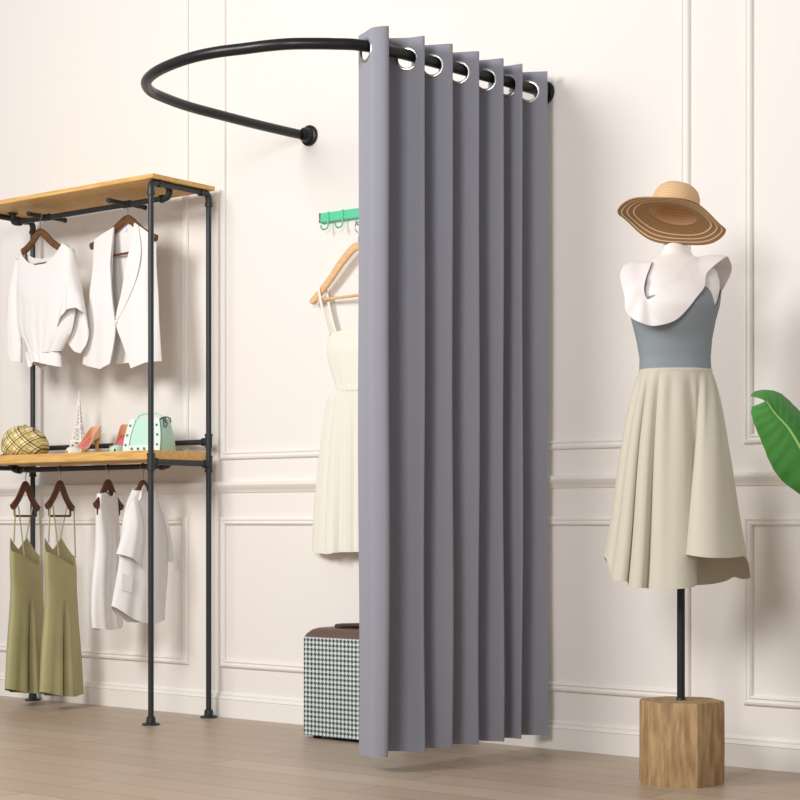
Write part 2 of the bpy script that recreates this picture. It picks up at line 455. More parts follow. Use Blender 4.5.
# ------------------------------------------------------------------ pipe garment rack
XR, XL, YF, YB = -.880, -1.903, -.362, -.06
ZT, PR = 1.998, .0105
SH = 1.012                      # top of lower shelf
root = thing('garment_rack', 'black pipe clothes rack with two pine shelves against the cream wall', 'clothes rack', ((XR + XL) / 2, -.21, 0))
def W(mb, name, m='pipe', par=None, **k): return mb.build(name, M[m], par or root, world=True, **k)
def bx(x0, x1, y0, y1, z0, z1):
    mb = MB(); mb.box(((x0 + x1) / 2, (y0 + y1) / 2, (z0 + z1) / 2), (x1 - x0, y1 - y0, z1 - z0)); return mb
W(bx(XL - .02, XR + .022, YF - .012, YB + .012, ZT + PR, ZT + PR + .017), 'shelf_board', 'board', bevel=.002)
W(bx(XL + .012, XR - .0, YF + .0115, YB - .0115, SH - .034, SH), 'shelf_board', 'board', bevel=.002)
for x in (XR, XL):
    for y in (YF, YB):
        mb = MB(); mb.cyl((x, y, .012), (x, y, ZT - .03), PR); p = W(mb, 'post')
        mb = MB(); mb.lathe([(.0, 0), (.032, 0), (.032, .006), (.018, .010), (.016, .030), (.0105, .032)], 24, (x, y, 0)); W(mb, 'foot_flange')
        s = 1 if y == YF else -1
        pts = [Vector((x, y, ZT - .045)), Vector((x, y, ZT - .02)), Vector((x, y + s * .006, ZT - .006)), Vector((x, y + s * .02, ZT)), Vector((x, y + s * .045, ZT))]
        mb = MB(); mb.tube(cat(pts, 5), .0125, 14)
        mb.tube([pts[0] - Vector((0, 0, .004)), pts[0] + Vector((0, 0, .010))], .0150, 14); mb.tube([pts[-1] - Vector((0, s * .010, 0)), pts[-1] + Vector((0, s * .004, 0))], .0150, 14)
        W(mb, 'elbow_fitting')
        mb = MB(); zc = SH - .034 - PR
        mb.cyl((x, y, zc - .03), (x, y, zc + .030), .0140); mb.cyl((x, y, zc - .032), (x, y, zc - .024), .0158); mb.cyl((x, y, zc + .024), (x, y, zc + .032), .0158)
        mb.cyl((x, y, zc), (x, y + s * .026, zc), .0130); mb.cyl((x, y + s * .020, zc), (x, y + s * .028, zc), .0158)
        W(mb, 'tee_fitting')
    mb = MB(); mb.cyl((x, YF + .03, ZT), (x, YB - .03, ZT), PR); W(mb, 'side_bar')
    mb = MB(); mb.cyl((x, YF + .02, SH - .034 - PR), (x, YB - .02, SH - .034 - PR), PR); W(mb, 'side_bar')
    mb = MB(); mb.cyl((x, YB, 1.028), (x, YB, 1.078), .0140); s = 1 if x == XL else -1
    mb.cyl((x, YB, 1.052), (x + s * .03, YB, 1.052), .0130); mb.cyl((x + s * .022, YB, 1.052), (x + s * .031, YB, 1.052), .0158); mb.cyl((x, YB, 1.074), (x, YB, 1.082), .0158)
    W(mb, 'tee_fitting')
mb = MB(); mb.cyl((XL + .02, YB, 1.052), (XR - .02, YB, 1.052), PR); W(mb, 'back_rail')
YH = -.215
p1 = on_y(127, 204.5, YH); p2 = on_y(110, 467.5, YH)
ZU, ZL = p1.z, p2.z
xa, xb = XL + .062, XR - .055
def rail(zr_, ztop):
    mb = MB(); mb.cyl((xa + .03, YH, zr_), (xb - .03, YH, zr_), PR); r = W(mb, 'hanging_rail')
    for x, s in ((xa, 1), (xb, -1)):
        pts = [Vector((x + s * .042, YH, zr_)), Vector((x + s * .02, YH, zr_)), Vector((x + s * .005, YH, zr_ + .006)), Vector((x, YH, zr_ + .02)), Vector((x, YH, ztop))]
        mb = MB(); mb.tube(cat(pts, 5), .0125, 14)
        mb.cyl(pts[0] + Vector((s * .004, 0, 0)), pts[0] - Vector((s * .01, 0, 0)), .0155)
        if ztop - zr_ > .045: mb.cyl((x, YH, zr_ + .028), (x, YH, zr_ + .038), .0155)
        mb.cyl((x, YH, ztop - .006), (x, YH, ztop), .021)
        W(mb, 'rail_elbow', par=r)
rail(ZU, ZT + PR); rail(ZL, SH - .034)
q1 = on_y(47, 218, YH)
ARMX = (p1.x, q1.x)
for x in ARMX:
    mb = MB(); mb.cyl((x, YH - .095, ZU + .002), (x, YH + .095, ZU + .002), .0085); mb.cyl((x, YH - .097, ZU + .002), (x, YH - .089, ZU + .002), .0105); mb.cyl((x, YH + .089, ZU + .002), (x, YH + .097, ZU + .002), .0105)
    mb.cyl((x - .018, YH, ZU + .001), (x + .018, YH, ZU + .001), .0145)
    W(mb, 'display_arm')

# ------------------------------------------------------------------ hangers
def hanger(label, loc, alpha, tips, apex, bar_z, m, rail_r, group=None, left_only=None):
    """loc: centre of the bar it hangs from; tips/apex in local (x, z)"""
    root = thing('coat_hanger', label, 'hanger', loc, alpha, group)
    (xl, zl), (xr, zr_) = tips; zx = apex
    L = [Vector((xl, 0, zl)), Vector((xl * .82, 0, zl + (zx - zl) * .12)), Vector((xl * .5, 0, zl + (zx - zl) * .42)), Vector((xl * .2, 0, zl + (zx - zl) * .82)), Vector((0, 0, zx)),
         Vector((xr * .2, 0, zr_ + (zx - zr_) * .82)), Vector((xr * .5, 0, zr_ + (zx - zr_) * .42)), Vector((xr * .82, 0, zr_ + (zx - zr_) * .12)), Vector((xr, 0, zr_))]
    path = cat(L, 5); rings = []; N = len(path)
    for i, p in enumerate(path):
        a = abs(i / (N - 1) * 2 - 1)
        h = .013 + .003 * (1 - a); w = .0065 + .006 * max(0, a - .6) / .4
        if a > .97: h *= .6; w *= .6
        t = (path[min(i + 1, N - 1)] - path[max(i - 1, 0)]).normalized(); nn = Vector((-t.z, 0, t.x))
        rings.append([p + nn * h * math.copysign(abs(math.sin(q)) ** .6, math.sin(q)) + Vector((0, 1, 0)) * w * math.copysign(abs(math.cos(q)) ** .6, math.cos(q)) for q in [2 * PI * k / 12 for k in range(12)]])
    mb = MB(); mb.loft(rings); mb.build('shoulder_arms', m, root, sharp=60)
    if bar_z is not None:
        mb = MB(); mb.cyl((xl * .80, 0, bar_z), (xr * .80, 0, bar_z), .0048, 10)
        mb.tube([(xl * .82, 0, bar_z), (xl * .84, 0, zl + (zx - zl) * .10)], .0045, 8); mb.tube([(xr * .82, 0, bar_z), (xr * .84, 0, zr_ + (zx - zr_) * .10)], .0045, 8)
        mb.build('trouser_bar', m, root)
    R = rail_r + .0022; c = .0
    pts = [Vector((0, 0, zx + .008)), Vector((0, 0, (zx - R) * .55 - R * .45)), Vector((R * .3, 0, -R * 1.3)), Vector((R * .95, 0, -R * .55))]
    for k in range(0, 9):
        a = -.1 + k * (PI + .9) / 8
        pts.append(Vector((R * math.cos(a), 0, R * math.sin(a))))
    mb = MB(); mb.tube(cat(pts, 4), .0018, 8); mb.build('hook', M['wire'], root)
    return root

# ------------------------------------------------------------------ cloth: patches between four traced edges
def coons(top, bot, left, right, ns, nv):
    T, B, Lf, R = resample(top, ns), resample(bot, ns), resample(left, nv), resample(right, nv)
    rows = []
    for i in range(nv + 1):
        v = i / nv; row = []
        for j in range(ns + 1):
            s = j / ns
            p = T[j] * (1 - v) + B[j] * v + Lf[i] * (1 - s) + R[i] * s
            p -= T[0] * (1 - s) * (1 - v) + T[ns] * s * (1 - v) + B[0] * (1 - s) * v + B[ns] * s * v
            row.append(p)
        rows.append(row)
    return rows
def prof(s): return max(0, 1 - (2 * s - 1) ** 2) ** .6
def folder(amp, freqs, seed=0, start=.1):
    rnd = random.Random(seed); ph = [(f, rnd.uniform(0, 6.28), rnd.uniform(-1.2, 1.2), rnd.uniform(.5, 1)) for f in freqs]
    def f(s, v):
        k = max(0, v - start) / (1 - start)
        return amp * (k ** .8) * sum(w * math.sin(2 * PI * fr * s + p + q * v) for fr, p, q, w in ph) / len(ph)
    return f
def pouch(F, root, name, m, left, right, topf, hem, topb=None, th=(.012, .05, .05), fold=None, foldb=None, ns=40, nv=44, hemb=None, parent=None, solid=.003, drop=None, bridge=True, shift=0, inset=0):
    if inset: left = [(x + inset, y) for x, y in left]; right = [(x - inset, y) for x, y in right]
    if shift: left, right = [(x + shift * min(1, i / 2), y) for i, (x, y) in enumerate(left)], [(x + shift * min(1, i / 2), y) for i, (x, y) in enumerate(right)]
    l, r = F.pl(left), F.pl(right)
    tf = [l[0]] + F.pl(topf) + [r[0]]; tb = [l[0]] + F.pl(topb if topb is not None else topf) + [r[0]]
    hf = [l[-1]] + F.pl(hem) + [r[-1]]; hb = [l[-1]] + F.pl(hemb if hemb is not None else hem) + [r[-1]]
    l2, r2 = cat(l, 6), cat(r, 6)
    f = coons(tf, hf, l2, r2, ns, nv); b = coons(tb, hb, l2, r2, ns, nv)
    def thick(v):
        return th[0] + (th[1] - th[0]) * min(1, v * 3) if v < 1 / 3 else th[1] + (th[2] - th[1]) * (v - 1 / 3) * 1.5
    for rows, sg, fo in ((f, -1, fold), (b, 1, foldb or fold)):
        for i, row in enumerate(rows):
            v = i / nv
            for j, p in enumerate(row):
                s = j / ns; e = prof(s)
                p.y = sg * thick(v) * e
                if fo: p.y += sg * fo(s, v) * e
                if drop: p.y += drop(s, v)
    mb = MB(); mb.grid(f); mb.grid(b)
    if bridge:
        o2 = (nv + 1) * (ns + 1)
        for j in range(ns):
            if all((Vector((f[0][k].x, 0, f[0][k].z)) - Vector((b[0][k].x, 0, b[0][k].z))).length < .006 for k in (j, j + 1)):
                mb.f.append((j, j + 1, o2 + j + 1, o2 + j))
    return mb.build(name, m, parent or root, solid=solid, sharp=75)

# ---- white blouse on the far left of the upper rail
al = math.radians(-5)
hk = Vector((ARMX[1], YH - .036, ZU + .002)); 
sx, sy, _ = proj(*hk)
F = Frame(hk, al)
t1, t2, ap = F.p(23, 252), F.p(65, 250), F.p(sx, 232)
hanger('dark brown wooden hanger inside the white blouse', hk, al, ((t1.x, t1.z), (t2.x, t2.z)), ap.z, F.p(sx, 264).z, M['hanger2'], .0085)
root = thing('blouse', 'white loose gathered-waist blouse hanging at the left of the upper rail', 'blouse', hk, al)
pouch(F, root, 'bodice', M['white'], [(19, 257), (15, 275), (13, 300), (14, 328), (23, 345), (26, 354)], [(71, 249), (73, 268), (72, 300), (68, 328), (60, 345), (57, 351)],
      [(22, 251), (24, 256), (30, 262.5), (38, 265.5), (48, 264), (56, 257.5), (61, 249), (64, 243.5)], [(34, 355), (46, 354)],
      topb=[(22, 251), (25, 254), (31, 257.5), (40, 258.5), (50, 256), (57, 251), (61, 247), (64, 243.5)], th=(.013, .034, .034), fold=folder(.011, (3, 5, 8), 3, .25), shift=4)
mb = None
pouch(F, root, 'waistband', M['white'], [(26, 352), (25, 358), (26, 363)], [(57, 349), (58, 356), (57, 367)], [(34, 353), (46, 352)], [(32, 365), (36, 369), (42, 362), (50, 364)], th=(.034, .036, .04), fold=folder(.010, (4, 7), 9, 0), nv=12, shift=4)
pouch(F, root, 'sleeve', M['white'], [(17, 259), (12, 285), (9, 315), (8, 345), (14, 358)], [(20, 262), (19, 290), (20, 320), (23, 345), (23, 362)], [(18, 259)], [(18, 362)], th=(.014, .022, .02), fold=folder(.008, (2, 3), 4), ns=20, drop=lambda s, v: -.01 * v)
pouch(F, root, 'sleeve', M['white'], [(69, 250), (70, 270), (68, 295), (64, 312), (61, 330)], [(73, 252), (75, 268), (78, 285), (82, 300), (84, 312)], [(71, 248)], [(67, 320), (74, 311), (81, 308)],
      th=(.012, .026, .034), fold=folder(.008, (2, 3), 6), ns=24, hemb=[(63, 341), (69, 351), (75, 353), (80, 346), (84, 328)], drop=lambda s, v: -.006 * v)

# ---- white waistcoat beside it
al = math.radians(-6)
hk = Vector((ARMX[0], YH + .003, ZU + .002)); sx, sy, _ = proj(*hk)
F = Frame(hk, al)
t1, t2, ap = F.p(91, 247), F.p(156.5, 238), F.p(sx, 219)
hanger('dark brown wooden hanger inside the white sleeveless waistcoat', hk, al, ((t1.x, t1.z), (t2.x, t2.z)), ap.z, F.p(sx, 253).z, M['hanger2'], .0085)
root = thing('waistcoat', 'white long sleeveless waistcoat with open lapels on the upper rail', 'waistcoat', hk, al)
left = [(93, 243), (93, 258), (93, 275), (90, 300), (86, 335), (80.5, 362)]
right = [(154, 235), (153, 252), (153, 275), (155, 300), (157, 330), (159, 361)]
pl_ = F.pl
def sheet(name, top, bot, lf, rg, yf, m=M['white2'], ns=22, nv=44, solid=.004, par=None, dd=0):
    dl, dr = dd if isinstance(dd, tuple) else (dd, dd)
    q_ = lambda P_, d0, d1: [F.p(x, y, d0 + (d1 - d0) * i / (len(P_) - 1)) for i, (x, y) in enumerate(P_)]
    rows = coons(q_(top, dl, dr), q_(bot, dl, dr), cat(q_(lf, dl, dl), 6), cat(q_(rg, dr, dr), 6), ns, nv)
    for i, row in enumerate(rows):
        for j, p in enumerate(row): p.y = yf(p, j / ns, i / nv)
    mb = MB(); mb.grid(rows)
    return mb.build(name, m, par or root, solid=solid, sharp=75)
xl0, xr0 = pl_(left), pl_(right)
fo = folder(.006, (2, 3, 5), 12, .2)
def body_y(sg, off=0):
    def f(p, s, v):
        # half width from the side seams
        hw = .5 * (F.p(156, 340).x - F.p(84, 340).x); mid = .5 * (F.p(156, 340).x + F.p(84, 340).x)
        t = max(-1, min(1, (p.x - mid) / hw)); e = max(0, 1 - t * t) ** .6
        return sg * (.012 + (.022) * min(1, v * 2.5) * e + off) + sg * fo(t * .5 + .5, v) * e
    return f
sheet('back_panel', [(93, 243), (111, 227), (117, 224.5), (126, 223), (132.5, 222), (154, 235)], [(80.5, 362), (104, 364), (125, 362), (147, 361), (159, 361)], left, right, body_y(1))
def taper(g, side):
    # bring the front to the side seam at the outer edge
    def f(p, s, v):
        k = s if side < 0 else 1 - s
        k = min(1, k / .16); return g(p, s, v) * k + body_y(1)(p, s, v) * (1 - k)
    return f
sheet('front_panel', [(93, 243), (103, 233.5), (111.5, 226.5)], [(80.5, 362), (90, 366), (104, 369.5), (111.5, 364)], left, [(111.5, 226.5), (112, 255), (114, 295), (117, 321), (116, 340), (111.5, 364)], taper(body_y(-1), -1), dd=(0, .026))
sheet('front_panel', [(132.5, 222.5), (144, 229), (154, 235)], [(133, 368.5), (140, 366), (148, 363), (159, 361)], [(132.5, 222.5), (130.5, 250), (124.5, 288), (118, 320), (124, 343), (133, 368.5)], right, taper(body_y(-1, .002), 1), dd=(.026, 0))
sheet('lapel', [(106, 231.5), (111.5, 226.5)], [(113, 316), (117, 320)], [(106, 231.5), (102, 255), (105, 285), (113, 316)], [(111.5, 226.5), (112, 255), (114, 295), (117, 320)], lambda p, s, v: body_y(-1, .0045)(p, s, v), ns=10, dd=.028)
sheet('lapel', [(132.5, 222.5), (136.5, 225)], [(118, 320), (121, 318)], [(132.5, 222.5), (130.5, 250), (124.5, 288), (118, 320)], [(136.5, 225), (141, 255), (135, 288), (121, 318)], lambda p, s, v: body_y(-1, .0065)(p, s, v), ns=10, dd=.028)
b0 = F.p(118.5, 322, .03); mb = MB(); mb.sphere((b0.x, body_y(-1, .008)(b0, 0, .6), b0.z), .006, 8, (1, .5, 1)); mb.build('button', M['white2'], root)
b0 = F.p(123.5, 229.5); mb = MB(); mb.box((b0.x, .009, b0.z), (.016, .002, .012)); mb.build('neck_label', M['label'], root)

# ---- olive dresses on the lower rail
def rail_at(px): 
    lo, hi = XL, XR
    for _ in range(50):
        m = (lo + hi) / 2
        if proj(m, YH, ZL)[0] < px: lo = m
        else: hi = m
    return Vector((lo, YH, ZL))
def alpha_for(c):
    """horizontal direction whose share along the picture is c and which runs away from the viewer"""
    s = math.sqrt(1 - c * c); d = (RT[0] * c + FW[0] * s, RT[1] * c + FW[1] * s)
    return math.atan2(d[1], d[0])
al = alpha_for(.42)
hk = rail_at(60); F = Frame(hk, al)
h1 = hanger('reddish brown hanger holding the olive dress nearer the white sleeveless top', hk, al, ((F.p(47, 507).x, F.p(47, 507).z), (F.p(72.5, 509).x, F.p(72.5, 509).z)), F.p(60, 484).z, F.p(60, 516).z, M['hanger'], PR, 'hangers of the olive dresses')
d1 = thing('slip_dress', 'olive green strappy satin dress hanging beside the white sleeveless top', 'dress', hk, al, 'olive dresses on the lower rail')
root = d1
pouch(F, root, 'dress_body', M['olive'], [(47, 552), (46.5, 565), (47, 580), (47.5, 596), (46, 620), (43, 655), (41, 692)], [(74, 556), (75, 566), (75, 580), (75.5, 596), (77, 620), (80, 655), (82, 692)],
      [(54, 556), (62, 562), (70, 566.5), (73, 562)], [(55, 696), (68, 696)], topb=[(47.2, 545), (48, 538), (52, 544), (57, 550), (61, 544), (65, 538), (69, 546), (72, 552)], th=(.020, .030, .045), fold=lambda s_, v: folder(.014, (2, 3.5, 5), 21, .28)(s_, v) - .09 * max(0, v - .3) ** .7 * math.exp(-((s_ - .40) / .035) ** 2), foldb=folder(.012, (2, 3.5, 5), 22, .28), nv=60, ns=64, bridge=False)
for (a, b, dy0, dy1) in (((48, 508.5), (47.8, 543), -.010, -.004), ((51, 505.5), (54, 556), -.010, -.024), ((69, 506.5), (64.8, 539), .010, .022), ((72, 509.5), (73, 558), -.010, -.012)):
    pa, pb = F.p(*a), F.p(*b); pa.y, pb.y = dy0, dy1; pm = pa.lerp(pb, .5)
    mb = MB(); mb.tube(cat([pa, pm, pb], 5), .0028, 6); mb.build('shoulder_strap', M['olive'], root)
hk2 = rail_at(25.5)
dup(h1, hk2, 'reddish brown hanger holding the olive dress under the tartan cap')
dup(d1, hk2, 'olive green strappy satin dress at the far left of the lower rail')

# ---- white sleeveless top
al = alpha_for(.45); hk = rail_at(108); F = Frame(hk, al)
hanger('reddish brown hanger inside the white sleeveless top', hk, al, ((F.p(95.5, 506).x, F.p(95.5, 506).z), (F.p(121.5, 508).x, F.p(121.5, 508).z)), F.p(108, 483).z, F.p(108, 515).z, M['hanger'], PR)
root = thing('sleeveless_top', 'white sleeveless top hanging between the olive dresses and the white shirt', 'top', hk, al)
pouch(F, root, 'front_and_back', M['white2'], [(97, 500), (96, 515), (96, 548), (92, 584), (91, 612), (92, 628)], [(118.5, 500), (119.5, 520), (120, 545), (121, 585), (122, 612), (123, 624)], [(99, 494), (104, 493), (106, 496), (110, 496), (112, 492.5), (115, 494)], [(104, 630), (114, 628)], topb=[(99, 494), (104, 492), (108, 492), (112, 492), (115, 494)], inset=1.5,
      th=(.013, .026, .034), fold=folder(.012, (2, 3, 5), 31, .15), bridge=True)
# ---- white short-sleeved shirt
al = alpha_for(.66); hk = rail_at(143); F = Frame(hk, al)
hanger('reddish brown hanger inside the white short-sleeved shirt', hk, al, ((F.p(130, 506).x, F.p(130, 506).z), (F.p(158, 507).x, F.p(158, 507).z)), F.p(143, 484).z, F.p(143, 516).z, M['hanger'], PR)
root = thing('shirt', 'white short-sleeved shirt hanging at the right of the lower rail', 'shirt', hk, al)
pouch(F, root, 'shirt_body', M['white'], [(126, 508), (123, 525), (121, 550), (119, 567), (115, 590), (112, 606)], [(160, 504), (165, 525), (167, 550), (167, 575), (165, 600), (164, 619)], [(130, 499), (136, 490), (143, 493), (151, 487), (155, 494)], [(122, 615), (135, 622.5), (150, 623)], topb=[(130, 499), (136, 488), (143, 485), (151, 485), (155, 494)],
      th=(.015, .034, .04), fold=folder(.008, (1.5, 2.5, 4), 41, .1))
pouch(F, root, 'sleeve', M['white'], [(128, 506), (124, 520), (119, 538), (114, 554)], [(137, 508), (139, 525), (139, 545), (136, 569)], [(131, 500), (135, 500)], [(119, 556), (126, 560), (132, 566)], th=(.018, .032, .036), fold=folder(.004, (2, 3), 42), ns=22, nv=24, hemb=[(119, 553), (126, 556), (132, 561)], drop=lambda s, v: -.020 * min(1, v * 2))
pouch(F, root, 'sleeve', M['white'], [(156, 500), (161, 520), (164, 540), (165, 562)], [(158, 500), (164, 517), (169, 540), (172.5, 558)], [(157, 499)], [(169, 562)], th=(.014, .024, .026), fold=folder(.004, (2, 3), 43), ns=20, nv=24)
cpts = [F.p(136, 494), F.p(138, 489.5), F.p(143, 485.5), F.p(149, 485.5), F.p(152, 490)]
for p, y in zip(cpts, (-.022, -.024, -.006, .010, .016)): p.y = y
cc = cat(cpts, 5); ctr = F.p(144, 492)
rows = [[p + Vector((0, 0, .002)) for p in cc], [p + Vector((p.x - ctr.x, p.y, 0)).normalized() * .006 + Vector((0, 0, -.012)) for p in cc], [p + Vector((p.x - ctr.x, p.y, 0)).normalized() * .012 + Vector((0, 0, -.030)) for p in cc]]
mb = MB(); mb.grid(rows); mb.build('collar', M['white'], root, solid=.003)
rows = coons(F.pl([(118, 573), (127, 577)]), F.pl([(117, 590), (125, 592)]), F.pl([(118, 573), (117, 590)]), F.pl([(127, 577), (125, 592)]), 4, 4)
for row in rows:
    for j, p in enumerate(row): p.y = -.0240 - .0030 * j
mb = MB(); mb.grid(rows); mb.build('pocket', M['white'], root, solid=.002)

# ------------------------------------------------------------------ things on the lower shelf
# cap
c = on_y(28, 450, -.2); cz = SH
root = thing('flat_cap', 'yellow and brown tartan cap lying on the lower pine shelf', 'cap', (c.x, -.215, cz))
sc = proj(c.x, -.215, cz)[2]
mb = MB(); N = 48; rings = []
R0 = 24 / sc
for z, r in ((0, .72), (.008, .88), (.022, .985), (.040, 1.0), (.060, .95), (.078, .84), (.094, .66), (.104, .45), (.110, .22), (.112, .06)):
    ring = []
    for k in range(N):
        a = 2 * PI * k / N; w = 1 + .025 * abs(math.cos(4 * a)) * (r > .3)
        x = R0 * r * w * math.cos(a); y = R0 * r * w * math.sin(a)
        ring.append(Vector((x, y * .95, z * (1.12 + .10 * (-math.cos(a - .3)) * r))))
    rings.append(ring)
mb.loft(rings); mb.build('crown', M['tartan'], root, sharp=70)
mb = MB(); mb.sphere((0, 0, .1255), .008, 8, (1, 1, .6)); mb.build('button', M['tartan'], root)
rings = []
for t, wd in ((0, .055), (.02, .05), (.035, .035), (.042, .012)):
    rings.append([Vector((-(R0 * .78 + t), s * wd, .010 - t * .15 + h)) for s, h in ((-1, 0), (-.5, .004), (0, .006), (.5, .004), (1, 0), (.5, -.003), (0, -.002), (-.5, -.003))])
mb = MB(); mb.loft(rings); mb.build('peak', M['tartan'], root)

# tower figurine
c = on_y(80.5, 447, -.11)
root = thing('tower_figurine', 'white lattice tower figurine standing behind the high heels', 'figurine', (c.x, -.118, SH), math.radians(20))
Ht = .262; mb = MB()
def tw(z): return .030 * (1 - z / Ht) ** 2.1 + .0028
zz = [Ht * k / 16 for k in range(15)]
for sx_, sy_ in ((1, 1), (1, -1), (-1, 1), (-1, -1)):
    pts = [Vector((sx_ * tw(z), sy_ * tw(z), z)) for z in zz]; mb.tube(pts, [.0045 * (1 - .7 * z / Ht) for z in zz], 6)
for a, b in zip(zz, zz[1:]):
    for sx_, sy_, ex, ey in ((1, 1, -1, 1), (-1, 1, -1, -1), (-1, -1, 1, -1), (1, -1, 1, 1)):
        mb.tube([(sx_ * tw(a), sy_ * tw(a), a), (ex * tw(b), ey * tw(b), b)], .0014, 5); mb.tube([(ex * tw(a), ey * tw(a), a), (sx_ * tw(b), sy_ * tw(b), b)], .0014, 5)
mb.build('lattice_legs', M['plaster'], root)
for z, e in ((.058, .004), (.115, .003)):
    w = 2 * tw(z) + 2 * e; mb = MB(); mb.box((0, 0, z), (w, w, .007)); mb.build('platform', M['plaster'], root, bevel=.001)
mb = MB(); mb.lathe([(0, .2), (.005, .2), (.0065, .206), (.005, .212), (.0025, .216), (.0015, .262), (0, .266)], 12); mb.build('spire', M['plaster'], root)
mb = MB(); mb.box((0, 0, .003), (.078, .078, .006)); mb.build('base', M['plaster'], root, bevel=.001)

# high heels
def pump(label, loc, rz, outer, toe_m, L=.175):
    root = thing('high_heel', label, 'shoe', loc, rz, 'pair of high heels on the lower shelf')
    # toe at -x ; heel at +x
    st = [(0, .004, .004, .012), (.06, .004, .017, .022), (.18, .004, .030, .027), (.32, .006, .034, .022), (.48, .020, .031, .014), (.62, .042, .027, .018), (.76, .060, .025, .030), (.90, .070, .023, .044), (1.0, .073, .013, .046)]
    pts = cat([Vector((x * L, z, w)) for x, z, w, h in st], 4); hh = cat([Vector((h, 0, 0)) for *_, h in st], 4)
    n = len(pts); bot = []; outl = []; inl = []
    for p, h in zip(pts, hh):
        x, z, w = p; t = x / L
        closed = t < .27
        ring = []
        for k in range(13):
            a = PI * k / 12
            cy = -w * math.cos(a)
            if closed: q = Vector((x, cy, z + h.x * math.sin(a) ** .7))
            else:      # U-shaped: the walls stand up at the two sides, open on top
                s_ = abs(math.cos(a)); q = Vector((x, cy * (1.0 if s_ > .5 else 1), z + (h.x * max(0, (s_ - .62) / .38) ** .8 if t < .93 else h.x * (.35 + .65 * s_ ** .5 if t < 1 else 1))))
            ring.append(q)
        outl.append(ring)
    # closed vamp
    iv = [i for i, p in enumerate(pts) if p.x / L < .30]
    mb = MB(); mb.grid([outl[i] for i in iv]); mb.build('toe', toe_m, root, solid=.002)
    # side quarters
    mb = MB()
    rows_l, rows_r = [], []
    for i in range(max(0, iv[-1] - 1), n):
        x, z, w = pts[i]; h = hh[i].x
        rows_l.append([Vector((x, -w * .9, z)), Vector((x, -w * 1.03, z + h * .5)), Vector((x, -w * .93, z + h))])
        rows_r.append([Vector((x, w * .9, z)), Vector((x, w * 1.03, z + h * .5)), Vector((x, w * .93, z + h))])
    mb.grid(rows_l); mb.grid(rows_r)
    a, b = rows_l[-1], rows_r[-1]
    back = []
    for k in range(7):
        t = k / 6; bulge = .012 * math.sin(PI * t)
        back.append([p.lerp(q, t) + Vector((bulge, 0, 0)) for p, q in zip(a, b)])
    mb.grid(back); mb.build('upper', outer, root, solid=.0022)
    mb = MB(); mb.grid([[Vector((p.x, -p.z * .9, p.y + .002)), Vector((p.x, 0, p.y + .0005)), Vector((p.x, p.z * .9, p.y + .002))] for p in pts]); mb.build('insole', M['pinkin'], root, solid=.002)
    mb = MB(); mb.grid([[Vector((p.x, -p.z * .92, p.y - .002)), Vector((p.x, 0, p.y - .003)), Vector((p.x, p.z * .92, p.y - .002))] for p in pts]); mb.build('sole', M['sole'], root, solid=.003)
    zt = .070
    mb = MB(); mb.tube([(L * .955, 0, 0), (L * .955, 0, .012), (L * .95, 0, .04), (L * .925, 0, zt)], [.0055, .005, .0075, .018], 12); mb.build('heel', M['yellow'], root)
    return root
def dirang(px, away):
    """heading whose toe end (-x) points along (-px, toward viewer by away)"""
    d = (RT[0] * px + FW[0] * away, RT[1] * px + FW[1] * away); return math.atan2(d[1], d[0])
c = on_y(67, 447, -.27)
pump('peach high heel with pink lining and pale toe nearer the tartan cap', (c.x, -.27, SH), dirang(.56, .83), M['peach'], M['palep'])
c = on_y(107, 447, -.275)
pump('mint-toed high heel with pink lining next to the mint handbag', (c.x + .022, -.255, SH), dirang(.12, .99), M['peach'], M['mint'])

# handbag
c = on_y(141, 448, -.2)
root = thing('handbag', 'mint green studded handbag on the lower shelf behind the rack post', 'handbag', (c.x + .022, -.17, SH), math.radians(8))
sc = proj(c.x, -.2, SH)[2]
bw, bh, bd = .185, .128, .105
rings = []
for z, k, e in ((0, 1, 1), (.01, 1.02, 1.0), (.05, .98, .92), (.09, .90, .78), (.115, .85, .66), (bh, .82, .56)):
    ring = []
    for j in range(32):
        a = 2 * PI * j / 32; cx_, cy_ = math.cos(a), math.sin(a)
        ring.append(Vector((bw / 2 * k * math.copysign(abs(cx_) ** .35, cx_), bd / 2 * e * math.copysign(abs(cy_) ** .35, cy_), z)))
    rings.append(ring)
mb = MB(); mb.loft(rings); mb.build('bag_body', M['mint'], root, sharp=50)
def face_y(z): return -bd / 2 * (1.0 - .42 * min(1, z / bh) ** 1.2) - .003
for sgn in (-1, 1):
    cv = [Vector((sgn * (.076 - .02 * t + .006 * math.sin(PI * t)), face_y(bh * t) - .002, bh * t * .97 + .004)) for t in [k / 10 for k in range(11)]]
    rows = [[p + Vector((-.013, 0, 0)), p + Vector((0, -.002, 0)), p + Vector((.013, 0, 0))] for p in cv]
    mb = MB(); mb.grid(rows); st = mb.build('side_strap', M['mintp'], root, solid=.004)
    for k in (2, 5, 8):
        mb = MB(); mb.sphere(cv[k] + Vector((0, -.004, 0)), .0055, 6, (1, .6, 1)); mb.build('stud', M['stud'], st)
mb = MB(); mb.grid([[Vector((x, face_y(z) - .001, z)) for x in (-.085, -.04, 0, .04, .085)] for z in (.003, .012, .026)]); st = mb.build('bottom_band', M['mintp'], root, solid=.004)
for x in (-.045, -.015, .015, .045):
    mb = MB(); mb.sphere((x, face_y(.014) - .006, .014), .0055, 6, (1, .6, 1)); mb.build('stud', M['stud'], st)
hp = cat([Vector((-.055, -.012, bh - .01)), Vector((-.05, -.012, bh + .012)), Vector((-.02, -.012, bh + .022)), Vector((.03, -.012, bh + .022)), Vector((.056, -.012, bh + .012)), Vector((.060, -.012, bh - .01))], 5)
mb = MB(); mb.tube(hp, .0045, 8); mb.build('carry_handle', M['mint'], root)
mb = MB(); R = .012
